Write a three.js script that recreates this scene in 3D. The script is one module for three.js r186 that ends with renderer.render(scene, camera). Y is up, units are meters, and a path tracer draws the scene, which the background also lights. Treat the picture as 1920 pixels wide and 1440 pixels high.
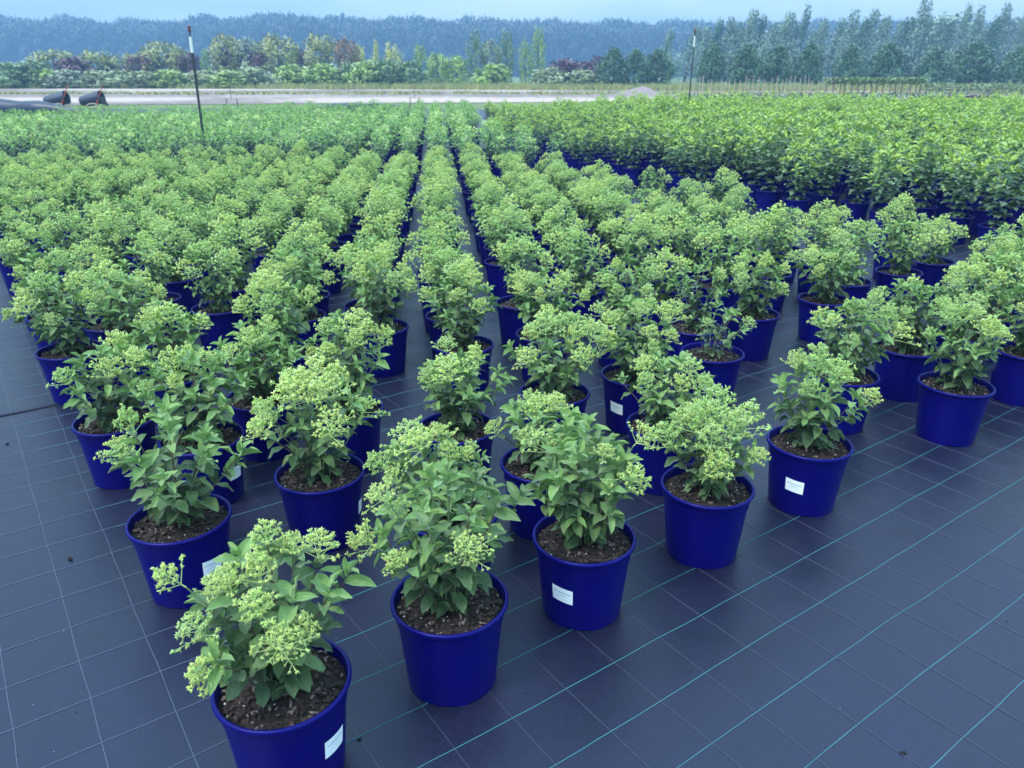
import * as THREE from 'three';
import { mergeGeometries } from 'three/addons/utils/BufferGeometryUtils.js';
import { ImprovedNoise } from 'three/addons/math/ImprovedNoise.js';

// ------------------------------------------------------------------ camera, sky, sun, exposure
const scene = new THREE.Scene();
const camera = new THREE.PerspectiveCamera(52.81, 4 / 3, 0.05, 2000);
camera.position.set(0, 1.5, 0);
camera.rotation.set(-0.3815, 0, 0);
camera.focus = 2.4;
camera.userData.fStop = 5.6;
const renderer = new THREE.WebGLRenderer({ antialias: true });
renderer.toneMapping = THREE.LinearToneMapping;
renderer.toneMappingExposure = 1.8;
renderer.shadowMap.enabled = true;

const V = (x, y, z) => new THREE.Vector3(x, y, z);
const UP = V(0, 1, 0);
function mulberry(a) {
  return () => { a |= 0; a = (a + 0x6d2b79f5) | 0; let t = Math.imul(a ^ (a >>> 15), 1 | a); t = (t + Math.imul(t ^ (t >>> 7), 61 | t)) ^ t; return ((t ^ (t >>> 14)) >>> 0) / 4294967296; };
}
const noise = new ImprovedNoise();
const fbm = (x, y, z, o = 4) => { let s = 0, a = 0.5; for (let i = 0; i < o; i++) { s += a * noise.noise(x, y, z); x *= 2.03; y *= 2.03; z *= 2.03; a *= 0.5; } return s; };
const lerp = (a, b, t) => a + (b - a) * t;
const smooth = (a, b, x) => { const t = Math.min(1, Math.max(0, (x - a) / (b - a))); return t * t * (3 - 2 * t); };

{ // overcast, pale blue sky with soft thin cloud layers
  const W = 1024, Hh = 512, data = new Float32Array(W * Hh * 4);
  for (let r = 0; r < Hh; r++) {
    const el = ((r + 0.5) / Hh - 0.5) * Math.PI, y = Math.sin(el), c = Math.cos(el);
    for (let q = 0; q < W; q++) {
      const az = ((q + 0.5) / W - 0.5) * 2 * Math.PI, x = Math.cos(az) * c, z = Math.sin(az) * c;
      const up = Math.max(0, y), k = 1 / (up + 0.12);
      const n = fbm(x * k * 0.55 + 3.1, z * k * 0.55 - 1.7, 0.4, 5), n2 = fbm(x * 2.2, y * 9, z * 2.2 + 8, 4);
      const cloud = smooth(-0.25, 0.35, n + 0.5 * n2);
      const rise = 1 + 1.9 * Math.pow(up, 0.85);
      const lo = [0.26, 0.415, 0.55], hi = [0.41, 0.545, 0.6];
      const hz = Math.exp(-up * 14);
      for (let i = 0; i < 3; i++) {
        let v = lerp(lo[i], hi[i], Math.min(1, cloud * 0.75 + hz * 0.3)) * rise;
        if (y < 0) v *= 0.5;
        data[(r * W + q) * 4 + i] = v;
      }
      data[(r * W + q) * 4 + 3] = 1;
    }
  }
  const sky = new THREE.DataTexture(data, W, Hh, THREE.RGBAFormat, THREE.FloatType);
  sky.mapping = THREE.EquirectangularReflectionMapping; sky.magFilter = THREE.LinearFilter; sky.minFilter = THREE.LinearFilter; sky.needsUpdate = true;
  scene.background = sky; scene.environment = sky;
}
const sun = new THREE.DirectionalLight(new THREE.Color().setRGB(1, 0.97, 0.9), 1.5);
sun.position.set(-14, 30, 6); sun.target.position.set(0, 0, -8);
sun.castShadow = true; sun.shadow.radius = 30; sun.shadow.mapSize.set(2048, 2048);
Object.assign(sun.shadow.camera, { left: -40, right: 40, top: 40, bottom: -40, near: 1, far: 120 });
sun.name = 'sun'; scene.add(sun, sun.target);
scene.fog = new THREE.FogExp2(new THREE.Color().setRGB(0.36, 0.62, 1.0), 0.0015);

// ------------------------------------------------------------------ naming helpers
const taken = new Map();
function numbered(name) { const n = taken.get(name) ?? 0; taken.set(name, n + 1); return n ? `${name}_${String(n).padStart(3, '0')}` : name; }
function tag(o, label, category, group, kind) {
  if (label) o.userData.label = label;
  if (category) o.userData.category = category;
  if (group) o.userData.group = group;
  if (kind) o.userData.kind = kind;
  return o;
}
function base(name, x, y, z, turn = 0) { const o = new THREE.Group(); o.name = numbered(name); o.position.set(x, y, z); o.rotation.y = turn; scene.add(o); return o; }
function part(name, geo, mat, parent) {
  const m = new THREE.Mesh(geo, mat); m.name = name; m.castShadow = m.receiveShadow = true; parent.add(m); return m;
}
function solo(name, geo, mat) { const m = part(numbered(name), geo, mat, scene); return m; }
const rgb = (r, g, b) => new THREE.Color().setRGB(r, g, b);

// ------------------------------------------------------------------ geometry collector
class Builder {
  constructor() { this.p = []; this.n = []; this.c = []; this.uv = []; this.i = []; }
  get count() { return this.p.length / 3; }
  vert(p, n, c, u = 0, v = 0) { this.p.push(p.x, p.y, p.z); this.n.push(n.x, n.y, n.z); const k = c ?? [1, 1, 1]; this.c.push(k[0], k[1], k[2]); this.uv.push(u, v); return this.count - 1; }
  tri(a, b, c) { this.i.push(a, b, c); }
  flat(a, b, c, col) { const n = b.clone().sub(a).cross(c.clone().sub(a)).normalize(); const s = this.count; for (const q of [a, b, c]) this.vert(q, n, col); this.tri(s, s + 1, s + 2); }
  tube(pts, radii, sides = 5, col) {
    const start = this.count, N = pts.length; let side = V(1, 0, 0);
    for (let k = 0; k < N; k++) {
      const t = pts[Math.min(N - 1, k + 1)].clone().sub(pts[Math.max(0, k - 1)]).normalize();
      if (Math.abs(t.dot(side)) > 0.9) side = Math.abs(t.x) < 0.7 ? V(1, 0, 0) : V(0, 0, 1);
      side = side.clone().addScaledVector(t, -t.dot(side)).normalize(); const b = t.clone().cross(side);
      for (let s = 0; s < sides; s++) {
        const a = (s / sides) * Math.PI * 2, n = side.clone().multiplyScalar(Math.cos(a)).addScaledVector(b, Math.sin(a));
        this.vert(pts[k].clone().addScaledVector(n, radii[k]), n, col, s / sides, k);
      }
    }
    for (let k = 0; k < N - 1; k++) for (let s = 0; s < sides; s++) {
      const a = start + k * sides + s, b = start + k * sides + ((s + 1) % sides);
      this.tri(a, b, a + sides); this.tri(b, b + sides, a + sides);
    }
  }
  geo(geo, matrix, col) {
    const g = geo.clone(); if (matrix) g.applyMatrix4(matrix);
    const P = g.attributes.position, N = g.attributes.normal, U = g.attributes.uv, s = this.count;
    for (let k = 0; k < P.count; k++) this.vert(V(P.getX(k), P.getY(k), P.getZ(k)), V(N.getX(k), N.getY(k), N.getZ(k)), col, U ? U.getX(k) : 0, U ? U.getY(k) : 0);
    if (g.index) for (let k = 0; k < g.index.count; k++) this.i.push(s + g.index.getX(k)); else for (let k = 0; k < P.count; k++) this.i.push(s + k);
  }
  build(colors = false) {
    const g = new THREE.BufferGeometry();
    g.setAttribute('position', new THREE.Float32BufferAttribute(this.p, 3)); g.setAttribute('normal', new THREE.Float32BufferAttribute(this.n, 3)); g.setAttribute('uv', new THREE.Float32BufferAttribute(this.uv, 2));
    if (colors) g.setAttribute('color', new THREE.Float32BufferAttribute(this.c, 3));
    g.setIndex(this.i); return g;
  }
}

// ------------------------------------------------------------------ textures
function dataTex(W, H, fn, srgb = true, rep) {
  const d = new Uint8Array(W * H * 4);
  for (let y = 0; y < H; y++) for (let x = 0; x < W; x++) { const c = fn(x / W, y / H, x, y), o = (y * W + x) * 4; for (let i = 0; i < 3; i++) d[o + i] = Math.max(0, Math.min(255, c[i] * 255)); d[o + 3] = 255; }
  const t = new THREE.DataTexture(d, W, H); t.magFilter = THREE.LinearFilter; t.minFilter = THREE.LinearMipmapLinearFilter; t.generateMipmaps = true;
  t.wrapS = t.wrapT = THREE.RepeatWrapping; if (srgb) t.colorSpace = THREE.SRGBColorSpace; if (rep) t.repeat.set(rep, rep); t.needsUpdate = true; return t;
}
// periodic value noise for tiles
function tiled(seed, cells) {
  const r = mulberry(seed), g = new Float32Array(cells * cells).map(() => r());
  return (u, v) => { const x = u * cells, y = v * cells, x0 = Math.floor(x), y0 = Math.floor(y), fx = x - x0, fy = y - y0, sx = fx * fx * (3 - 2 * fx), sy = fy * fy * (3 - 2 * fy), at = (a, b) => g[((b % cells) + cells) % cells * cells + ((a % cells) + cells) % cells]; return lerp(lerp(at(x0, y0), at(x0 + 1, y0), sx), lerp(at(x0, y0 + 1), at(x0 + 1, y0 + 1), sx), sy); };
}
// leaf: pale midrib and side veins, slightly mottled
const leafTone = (() => {
  const m = tiled(5, 16), m2 = tiled(6, 48);
  const vein = (u, v) => { const dx = Math.abs(u - 0.5) * 2; const mid = Math.exp(-Math.pow(dx / 0.045, 2)); const s = ((v * 7 - dx * 1.5) % 1 + 1) % 1, sv = Math.exp(-Math.pow((s - 0.5) / 0.09, 2)) * (1 - dx * 0.5) * 0.55; return Math.max(mid, sv); };
  return {
    map: dataTex(128, 256, (u, v) => { const k = vein(u, v), q = 0.86 + 0.08 * m(u, v) + 0.06 * m2(u, v); return [q + 0.13 * k * 0.8, q + 0.1 * k, q + 0.08 * k]; }),
    bump: dataTex(128, 256, (u, v) => { const k = 0.75 - 0.6 * vein(u, v) + 0.15 * m2(u, v); return [k, k, k]; }, false),
  };
})();
const soilTex = (() => { const a = tiled(11, 24), b = tiled(12, 64), c = tiled(13, 128); return dataTex(256, 256, (u, v) => { const q = 0.1 + 0.13 * a(u, v) + 0.16 * b(u, v) * c(u, v); return [q * 0.95, q * 0.76, q * 0.74]; }); })();
const matTex = (() => { // fine plain weave, with cloudy dust and small scuffs of its own
  const a = tiled(21, 6), b = tiled(22, 18), c = tiled(23, 70), d = tiled(24, 256);
  const dust = (u, v) => 0.5 * a(u, v) + 0.3 * b(u, v) + 0.2 * c(u, v);
  return {
    map: dataTex(1024, 1024, (u, v) => { const q = dust(u, v), g = d(u, v) * 0.5 + 0.5 * d(v + 0.37, u * 2); const w = 0.62 + 0.24 * (q - 0.5) + 0.2 * (g - 0.5) + (c(u * 3, v * 3) > 0.95 ? 0.05 : 0); return [w, w * 0.99, w * 1.02]; }),
    rough: dataTex(512, 512, (u, v) => { const q = 0.52 + 0.16 * (dust(u, v) - 0.5) + 0.06 * (d(u, v) - 0.5); return [q, q, q]; }, false),
    bump: dataTex(512, 512, (u, v) => { const q = 0.5 + 0.5 * (a(u, v) - 0.5) + 0.3 * (b(u, v) - 0.5) + 0.03 * (c(u, v) - 0.5); return [q, q, q]; }, false),
  };
})();

const potTex = (() => { // blue plastic with dried splashes, specks and rubbed patches
  const a = tiled(81, 10), b = tiled(82, 40), c = tiled(83, 150), d = tiled(84, 5);
  const dirt = (u, v) => Math.max(0, 0.55 * smooth(0.6, 0.9, a(u, v * 0.6)) * b(u, v) + (c(u, v) > 0.965 ? 0.5 : 0) * smooth(0.3, 0.8, d(u, v)) + 0.16 * smooth(0.72, 0.95, b(u * 2, v)) );
  return {
    map: dataTex(512, 256, (u, v) => { const k = dirt(u, v), q = 0.93 + 0.07 * a(u, v); return [lerp(0.22, 0.75, k * 0.6) * q, lerp(0.18, 0.7, k * 0.6) * q, lerp(0.91, 0.93, k) * q]; }),
    rough: dataTex(256, 128, (u, v) => { const q = 0.44 + 0.16 * (a(u, v) - 0.5) + 0.4 * dirt(u, v); return [q, q, q]; }, false),
  };
})();
// ------------------------------------------------------------------ materials
const leafMat = (c, extra = {}) => new THREE.MeshPhysicalMaterial({ color: rgb(...c), map: leafTone.map, bumpMap: leafTone.bump, bumpScale: 0.002, roughness: 0.92, transmission: 0.28, thickness: 0, clearcoat: 0.55, clearcoatRoughness: 0.38, ...extra });
const M = {
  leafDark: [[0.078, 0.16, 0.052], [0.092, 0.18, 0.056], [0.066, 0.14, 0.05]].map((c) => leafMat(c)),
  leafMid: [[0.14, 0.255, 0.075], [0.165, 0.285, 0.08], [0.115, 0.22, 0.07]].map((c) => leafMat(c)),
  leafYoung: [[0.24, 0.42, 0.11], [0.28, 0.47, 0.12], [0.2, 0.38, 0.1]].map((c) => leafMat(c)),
  foliage: new THREE.MeshPhysicalMaterial({ vertexColors: true, roughness: 0.92, transmission: 0.28, thickness: 0, clearcoat: 0.5, clearcoatRoughness: 0.4 }),
  bud: [[0.66, 0.82, 0.25], [0.71, 0.84, 0.27], [0.6, 0.78, 0.27], [0.54, 0.75, 0.23]].map((c) => new THREE.MeshPhysicalMaterial({ color: rgb(...c), roughness: 0.9, transmission: 0.4, thickness: 0 })),
  stem: new THREE.MeshStandardMaterial({ color: rgb(0.19, 0.25, 0.12), roughness: 0.7 }),
  stemWood: new THREE.MeshStandardMaterial({ color: rgb(0.13, 0.1, 0.07), roughness: 0.8 }),
  pot: new THREE.MeshPhysicalMaterial({ color: rgb(0.042, 0.042, 0.185), map: potTex.map, roughness: 0.9, roughnessMap: potTex.rough, specularIntensity: 0.4 }),
  soil: new THREE.MeshStandardMaterial({ map: soilTex, roughness: 0.95, bumpMap: soilTex, bumpScale: 0.006 }),
  chip: new THREE.MeshStandardMaterial({ vertexColors: true, roughness: 0.8 }),
  sticker: null,
};
{ // white plant sticker with print too small to read
  const c = document.createElement('canvas'); c.width = 256; c.height = 160; const g = c.getContext('2d'), r = mulberry(77);
  g.fillStyle = '#eef4f6'; g.fillRect(0, 0, 256, 160);
  const line = (x, y, w, h, col) => { g.fillStyle = col; for (let k = x; k < x + w;) { const q = 3 + r() * 5; g.fillRect(k, y + r() * 1.5, q, h * (0.6 + 0.4 * r())); k += q + 1.5 + (r() < 0.18 ? 4 : 0); } };
  line(28, 50, 200, 13, '#6f97a8'); line(70, 84, 112, 8, '#9db9c6'); line(40, 108, 70, 5, '#b6c9d2'); line(130, 122, 60, 4, '#bccdd5');
  const t = new THREE.CanvasTexture(c); t.colorSpace = THREE.SRGBColorSpace;
  M.sticker = new THREE.MeshStandardMaterial({ map: t, roughness: 0.45 });
}

// ------------------------------------------------------------------ ground, weed mat, track
{
  const gm = tiled(31, 8), gm2 = tiled(32, 40), gm3 = tiled(33, 120);
  const gt = dataTex(512, 512, (u, v) => { const q = gm(u, v) * 0.5 + gm2(u, v) * 0.3 + gm3(u, v) * 0.2; return [0.3 + 0.22 * q, 0.36 + 0.2 * q, 0.22 + 0.12 * q]; });
  const geo = new THREE.PlaneGeometry(1600, 1600); geo.rotateX(-Math.PI / 2);
  for (let k = 0; k < geo.attributes.uv.count; k++) geo.attributes.uv.setXY(k, geo.attributes.position.getX(k) / 9, geo.attributes.position.getZ(k) / 9);
  const o = solo('ground', geo, new THREE.MeshStandardMaterial({ map: gt, roughness: 1 })); o.position.y = -0.02;
  tag(o, 'grassy field ground running to the far forest', null, null, 'structure');
}
function sheet(name, pts, y, material, uvScale, label) {
  const s = new THREE.Shape(pts.map((p) => new THREE.Vector2(p[0], -p[1]))), g = new THREE.ShapeGeometry(s); g.rotateX(-Math.PI / 2);
  for (let k = 0; k < g.attributes.uv.count; k++) g.attributes.uv.setXY(k, g.attributes.position.getX(k) / uvScale, g.attributes.position.getZ(k) / uvScale);
  const o = solo(name, g, material); o.position.y = y; tag(o, label, null, null, 'structure'); return o;
}
const GA = V(0.81498, 0, -0.57949), GB = V(0.57949, 0, 0.81498), GO = V(-0.51, 0, -1.35);   // directions of the woven grid and of the rows of pots
const ab = (a, b) => GO.clone().addScaledVector(GA, a).addScaledVector(GB, b);
const weedMat = new THREE.MeshPhysicalMaterial({ color: rgb(0.0205, 0.0245, 0.08), map: matTex.map, roughness: 0.9, roughnessMap: matTex.rough, bumpMap: matTex.bump, bumpScale: 0.006, specularIntensity: 1, specularColor: rgb(0.73, 0.78, 1), ior: 1.62 });
const mat = sheet('weed_mat', [[-60, 8], [60, 8], [60, -33], [-12, -38], [-60, -34]], 0, weedMat, 1.9, 'dark woven weed mat with a pale grid of threads under the pots');
{ // threads woven into the mat: two families, each thread a thin raised strip
  const teal = new THREE.MeshStandardMaterial({ color: rgb(0.045, 0.22, 0.26), roughness: 0.6 }), pale = new THREE.MeshStandardMaterial({ color: rgb(0.085, 0.11, 0.18), roughness: 0.6 }), faint = new THREE.MeshStandardMaterial({ color: rgb(0.065, 0.08, 0.13), roughness: 0.7 });
  const dull = new THREE.MeshStandardMaterial({ color: rgb(0.07, 0.17, 0.22), roughness: 0.6 }), r = mulberry(41);
  const thread = (p0, dir, across, from, to, w, material) => {
    const flip = dir.clone().cross(across).y > 0, b = new Builder(), ph = r() * 9, step = 0.06, N = Math.ceil((to - from) / step);
    for (let k = 0; k <= N; k++) {
      const s = from + (to - from) * k / N, wob = 0.006 * noise.noise(s * 1.6, ph, 0.3) + 0.003 * noise.noise(s * 7, ph, 5.1), hw = w * (0.75 + 0.5 * Math.abs(noise.noise(s * 9, ph, 2.2)));
      const c = p0.clone().addScaledVector(dir, s).addScaledVector(across, wob);
      b.vert(c.clone().addScaledVector(across, -hw).setY(0.0008), UP); b.vert(c.clone().setY(0.0022), UP); b.vert(c.clone().addScaledVector(across, hw).setY(0.0008), UP);
      if (k) { const q = b.count - 6; for (const [x, y] of flip ? [[1, 0], [2, 1]] : [[0, 1], [1, 2]]) { b.tri(q + x, q + y, q + x + 3); b.tri(q + y, q + y + 3, q + x + 3); } }
    }
    part('woven_thread', b.build(), material, mat);
  };
  const o0 = V(0.1833, 0, -1.8265), s = 0.1713;
  for (let i = -26; i <= 14; i++) { // threads along the front row of pots (teal at the right, paler at the left)
    const p = o0.clone().addScaledVector(GB, i * s);
    const from = -0.75 - Math.max(0, -i) * 0.03; thread(p, GA, GB, from, 6.5, 0.001, i < -3 ? dull : teal);
    thread(p, GA, GB, -7, from, 0.001, pale);
  }
  for (let i = -20; i <= 34; i++) { // threads across
    const p = o0.clone().addScaledVector(GA, i * s), left = i < -3;
    thread(p, GB, GA, -5.5, 3.2, left ? 0.001 : 0.0009, left ? pale : faint);
  }
}
{ // overlap of two mat widths at the left
  const g = new THREE.BoxGeometry(5, 0.006, 0.02); const o = part('mat_seam', g, weedMat, mat); const c = ab(-2.62, -2.72); o.position.set(c.x, 0.003, c.z); o.rotation.y = Math.atan2(0.57949, 0.81498) * 1;
}
{
  const t1 = tiled(51, 4), t2 = tiled(52, 30), t3 = tiled(53, 100);
  const tt = dataTex(512, 512, (u, v) => { const q = 0.6 * t1(u, v) + 0.2 * t2(u, v) + 0.25 * t3(u, v); const w = smooth(0.3, 0.7, q); return [0.5 + 0.24 * w, 0.44 + 0.21 * w, 0.42 + 0.19 * w]; });
  sheet('gravel_track', [[-140, -42], [-30, -41], [30, -52], [80, -58], [120, -66], [120, -74], [30, -80], [-20, -88], [-140, -96]], 0.004, new THREE.MeshStandardMaterial({ map: tt, roughness: 0.95 }), 34, 'pale pinkish gravel track running across beyond the rows of pots');
}

// ------------------------------------------------------------------ pots
const POT_H = 0.25, SOIL_Y = 0.222;
const potR = (y) => lerp(0.117, 0.1405, y / 0.25);
const potGeo = (seg) => {
  const pr = [[0, 0.004], [0.108, 0.004], [0.113, 0], [0.117, 0.003], [potR(0.1), 0.1], [potR(0.192), 0.192], [potR(0.197) + 0.0025, 0.197], [potR(0.236) + 0.003, 0.236], [0.1475, 0.2385], [0.151, 0.243], [0.151, 0.248], [0.1485, 0.2525], [0.144, 0.2525], [0.1405, 0.249], [0.139, 0.235], [0.135, 0.19]];
  return new THREE.LatheGeometry(pr.map((p) => new THREE.Vector2(p[0], p[1])), seg);
};
const potGeos = { near: potGeo(56), mid: potGeo(24), far: potGeo(12) };
const footGeo = new THREE.BoxGeometry(0.03, 0.012, 0.014);
const stickerGeo = (() => {
  const b = new Builder(), N = 10, w = 0.5, y0 = 0.098, y1 = 0.148;
  for (let k = 0; k <= N; k++) { const a = (k / N - 0.5) * w; for (const [y, v] of [[y0, 0], [y1, 1]]) { const q = y + 0.006 * (0.5 - k / N), rr = potR(q) + 0.0012; b.vert(V(Math.sin(a) * rr, q, Math.cos(a) * rr), V(Math.sin(a), 0.09, Math.cos(a)).normalize(), null, k / N, v); } if (k) { const q = b.count - 4; b.tri(q, q + 2, q + 1); b.tri(q + 2, q + 3, q + 1); } }
  return b.build();
})();
function soilGeo(seed, rings, seg) {
  const b = new Builder(), r = mulberry(seed);
  for (let i = 0; i <= rings; i++) for (let s = 0; s <= seg; s++) {
    const rad = 0.1385 * i / rings, a = (s / seg) * Math.PI * 2, x = Math.cos(a) * rad, z = Math.sin(a) * rad;
    b.vert(V(x, SOIL_Y + 0.008 * fbm(x * 30, z * 30, seed, 3) + 0.006 * (1 - (i / rings) ** 2), z), UP, null, x / 0.16, z / 0.16);
  }
  for (let i = 0; i < rings; i++) for (let s = 0; s < seg; s++) { const q = i * (seg + 1) + s; b.tri(q, q + 1, q + seg + 1); b.tri(q + 1, q + seg + 2, q + seg + 1); }
  const g = b.build(); g.computeVertexNormals(); return g;
}
const soilGeos = { near: [1, 2, 3].map((k) => soilGeo(k, 12, 36)), mid: [soilGeo(4, 4, 16)], far: [soilGeo(5, 1, 10)] };
function chipsGeo(seed, n) { // bark pieces and a few white grains
  const b = new Builder(), r = mulberry(seed), m = new THREE.Matrix4(), q = new THREE.Quaternion(), box = new THREE.BoxGeometry(1, 1, 1), ico = new THREE.OctahedronGeometry(1, 1);
  for (let k = 0; k < n; k++) {
    const rad = 0.132 * Math.sqrt(r()), a = r() * 6.283, grain = r() < 0.03, L = 0.005 + 0.017 * r() * r();
    q.setFromEuler(new THREE.Euler((r() - 0.5) * 1.1, r() * 6.28, (r() - 0.5) * 1.1));
    const y = SOIL_Y + 0.006 + 0.006 * r();
    if (grain) { const s = 0.0016 + 0.0012 * r(); m.compose(V(Math.cos(a) * rad, y + 0.003, Math.sin(a) * rad), q, V(s, s, s)); b.geo(ico, m, [0.75, 0.75, 0.72]); continue; }
    m.compose(V(Math.cos(a) * rad, y, Math.sin(a) * rad), q, V(L, 0.0022 + 0.003 * r(), L * (0.25 + 0.4 * r())));
    const t = r(), c = t < 0.55 ? [0.022, 0.016, 0.015] : t < 0.87 ? [0.06, 0.04, 0.035] : [0.19, 0.14, 0.125], w = 0.7 + 0.6 * r();
    b.geo(box, m, c.map((v) => v * w));
  }
  return b.build(true);
}
const chipGeos = [61, 62, 63, 64].map((s) => chipsGeo(s, 460)), chipGeoMid = chipsGeo(65, 90);

// ------------------------------------------------------------------ leaves and flower heads
function leafGeo(fold, bend, wave, seed, rows = [0, 0.14, 0.34, 0.56, 0.78, 0.92, 1]) {
  const b = new Builder(), r = mulberry(seed), W = (t) => Math.pow(Math.sin(Math.PI * Math.pow(t, 0.86)), 0.72) * (t > 0.85 ? 0.86 : 1);
  let y = 0, z = 0, ang = 0, last = 0;
  for (const t of rows) {
    const d = t - last; ang = bend * t * t; y += d * Math.cos(ang); z -= d * Math.sin(ang); last = t;
    const w = t === 0 ? 0.03 : t === 1 ? 0.004 : 0.5 * W(t), up = w * fold + wave * Math.sin(t * 11 + seed) * w;
    for (const s of [-1, -0.5, 0, 0.5, 1]) b.vert(V(s * w * (1 - 0.12 * fold), y, z + (s ? Math.pow(Math.abs(s), 1.4) * up + (r() - 0.5) * 0.015 * w : 0)), V(0, 0, 1), null, 0.5 + s * Math.max(w, 0.05), t);
  }
  for (let k = 0; k < rows.length - 1; k++) for (let s = 0; s < 4; s++) { const q = k * 5 + s; b.tri(q, q + 1, q + 5); b.tri(q + 1, q + 6, q + 5); }
  const g = b.build(); g.computeVertexNormals(); return g;
}
const leafGeos = [[0.35, 0.35, 0.1, 1], [0.2, 0.55, 0.14, 2], [0.5, 0.2, 0.08, 3], [0.28, 0.8, 0.12, 4], [0.15, 0.1, 0.16, 5], [0.42, 0.5, 0.1, 6]].map((a) => leafGeo(...a));
const leafGeoMid = [[0.35, 0.6, 0.1, 11], [0.25, 0.9, 0.1, 12]].map((a) => leafGeo(...a, [0, 0.25, 0.55, 0.82, 1]));
function addLeafLow(b, p, d, n, L, w, col) { // four faces: a folded, bent blade
  const x = d.clone().cross(n).normalize(), mid = p.clone().addScaledVector(d, L * 0.48).addScaledVector(n, 0.03 * L), tip = p.clone().addScaledVector(d, L).addScaledVector(n, -0.16 * L);
  const l = mid.clone().addScaledVector(x, -w / 2).addScaledVector(n, 0.08 * w), r = mid.clone().addScaledVector(x, w / 2).addScaledVector(n, 0.08 * w), m = mid.clone().addScaledVector(n, -0.1 * w);
  const s = b.count;
  b.vert(p, n, col); b.vert(l, n.clone().addScaledVector(x, 0.3).normalize(), col); b.vert(r, n.clone().addScaledVector(x, -0.3).normalize(), col); b.vert(m, n, col); b.vert(tip, n.clone().addScaledVector(d, 0.5).normalize(), col);
  b.tri(s, s + 3, s + 1); b.tri(s, s + 2, s + 3); b.tri(s + 1, s + 3, s + 4); b.tri(s + 3, s + 2, s + 4);
}
function frame(d, n) { const y = d.clone().normalize(), x = y.clone().cross(n); if (x.lengthSq() < 1e-6) x.set(1, 0, 0).cross(y); x.normalize(); const z = x.clone().cross(y); return new THREE.Matrix4().makeBasis(x, y, z); }
function spike(b, p, d, L, w, col) {
  const x = (Math.abs(d.y) < 0.9 ? UP : V(1, 0, 0)).clone().cross(d).normalize(), z = d.clone().cross(x), tip = p.clone().addScaledVector(d, L), q = p.clone().addScaledVector(d, L * 0.45), s = b.count;
  for (let k = 0; k < 3; k++) { const a = k * 2.094, n = x.clone().multiplyScalar(Math.cos(a)).addScaledVector(z, Math.sin(a)); b.vert(q.clone().addScaledVector(n, w), n, col); }
  b.vert(p, d.clone().negate(), col); b.vert(tip, d, col);
  for (let k = 0; k < 3; k++) { b.tri(s + k, s + ((k + 1) % 3), s + 4); b.tri(s + ((k + 1) % 3), s + k, s + 3); }
}
function headGeo(seed, lod) { // a panicle of one unit length, standing on its base
  const r = mulberry(seed), b = new Builder(), tiers = 4, wide = 0.5 + 0.14 * r(), stemCol = [1.02, 1.02, 1.25];
  const cluster = (p, d, big = 1) => {
    const c = 0.85 + 0.3 * r(), col = [c * (0.9 + 0.2 * r()), c, c * (0.8 + 0.3 * r())], n = lod ? 6 : 8;
    for (let k = 0; k < n; k++) {
      const v = V(r() - 0.5, r() - 0.5, r() - 0.5).normalize().multiplyScalar(0.95).addScaledVector(d, 0.6).normalize();
      spike(b, p.clone().addScaledVector(v, -0.012), v, (lod ? 0.125 : 0.085 + 0.045 * r()) * big, (lod ? 0.034 : 0.02 + 0.007 * r()) * big, col);
    }
  };
  b.tube([V(0, 0, 0), V(0.01, 0.5, 0.01), V(0, 0.95, 0)], [0.022, 0.018, 0.008], lod ? 3 : 4, stemCol);
  for (let k = 0; k < tiers; k++) {
    const y = 0.16 + 0.74 * (k / tiers), len = (wide + 0.06) * Math.pow(1 - k / tiers, 0.75) * (0.85 + 0.3 * r());
    for (let q = 0; q < 4; q++) {
      const az = q * Math.PI / 2 + k * 0.8 + (r() - 0.5) * 0.5, el = 0.35 + 0.35 * r(), L = len * (0.62 + 0.62 * r());
      const d = V(Math.cos(az) * Math.cos(el), Math.sin(el), Math.sin(az) * Math.cos(el)), o = V(0, y, 0), tip = o.clone().addScaledVector(d, L);
      b.tube(lod ? [o, tip] : [o, o.clone().addScaledVector(d, L * 0.55), tip], lod ? [0.011, 0.005] : [0.016, 0.012, 0.008], 3, stemCol);
      cluster(tip, d);
      for (const f of lod ? [0.6] : [0.5, 0.74]) {
        const side = V(-Math.sin(az), 0.35, Math.cos(az)).normalize(), sg = r() < 0.5 ? -1 : 1, bp = o.clone().addScaledVector(d, L * f), dd = d.clone().addScaledVector(side, sg * 1.1).setY(d.y + 0.35).normalize(), tp = bp.clone().addScaledVector(dd, 0.11 + 0.1 * L);
        b.tube([bp, tp], [0.01, 0.007], 3, stemCol);
        cluster(tp, dd, 0.9);
        if (!lod && f === 0.5) { const d2 = d.clone().addScaledVector(side, -sg * 1.1).normalize(), t2 = bp.clone().addScaledVector(d2, 0.1 + 0.09 * L); b.tube([bp, t2], [0.007, 0.004], 3, stemCol); cluster(t2, d2, 0.85); }
      }
    }
  }
  cluster(V(0, 0.97, 0), UP); cluster(V(0.02, 0.88, 0), V(0.5, 0.8, 0.3).normalize());
  return b.build(true);
}
for (const m of M.bud) m.vertexColors = true;
const headGeos = [101, 102, 103, 104, 105].map((s) => headGeo(s, 0)), headGeosMid = [111, 112, 113].map((s) => headGeo(s, 1));

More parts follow.
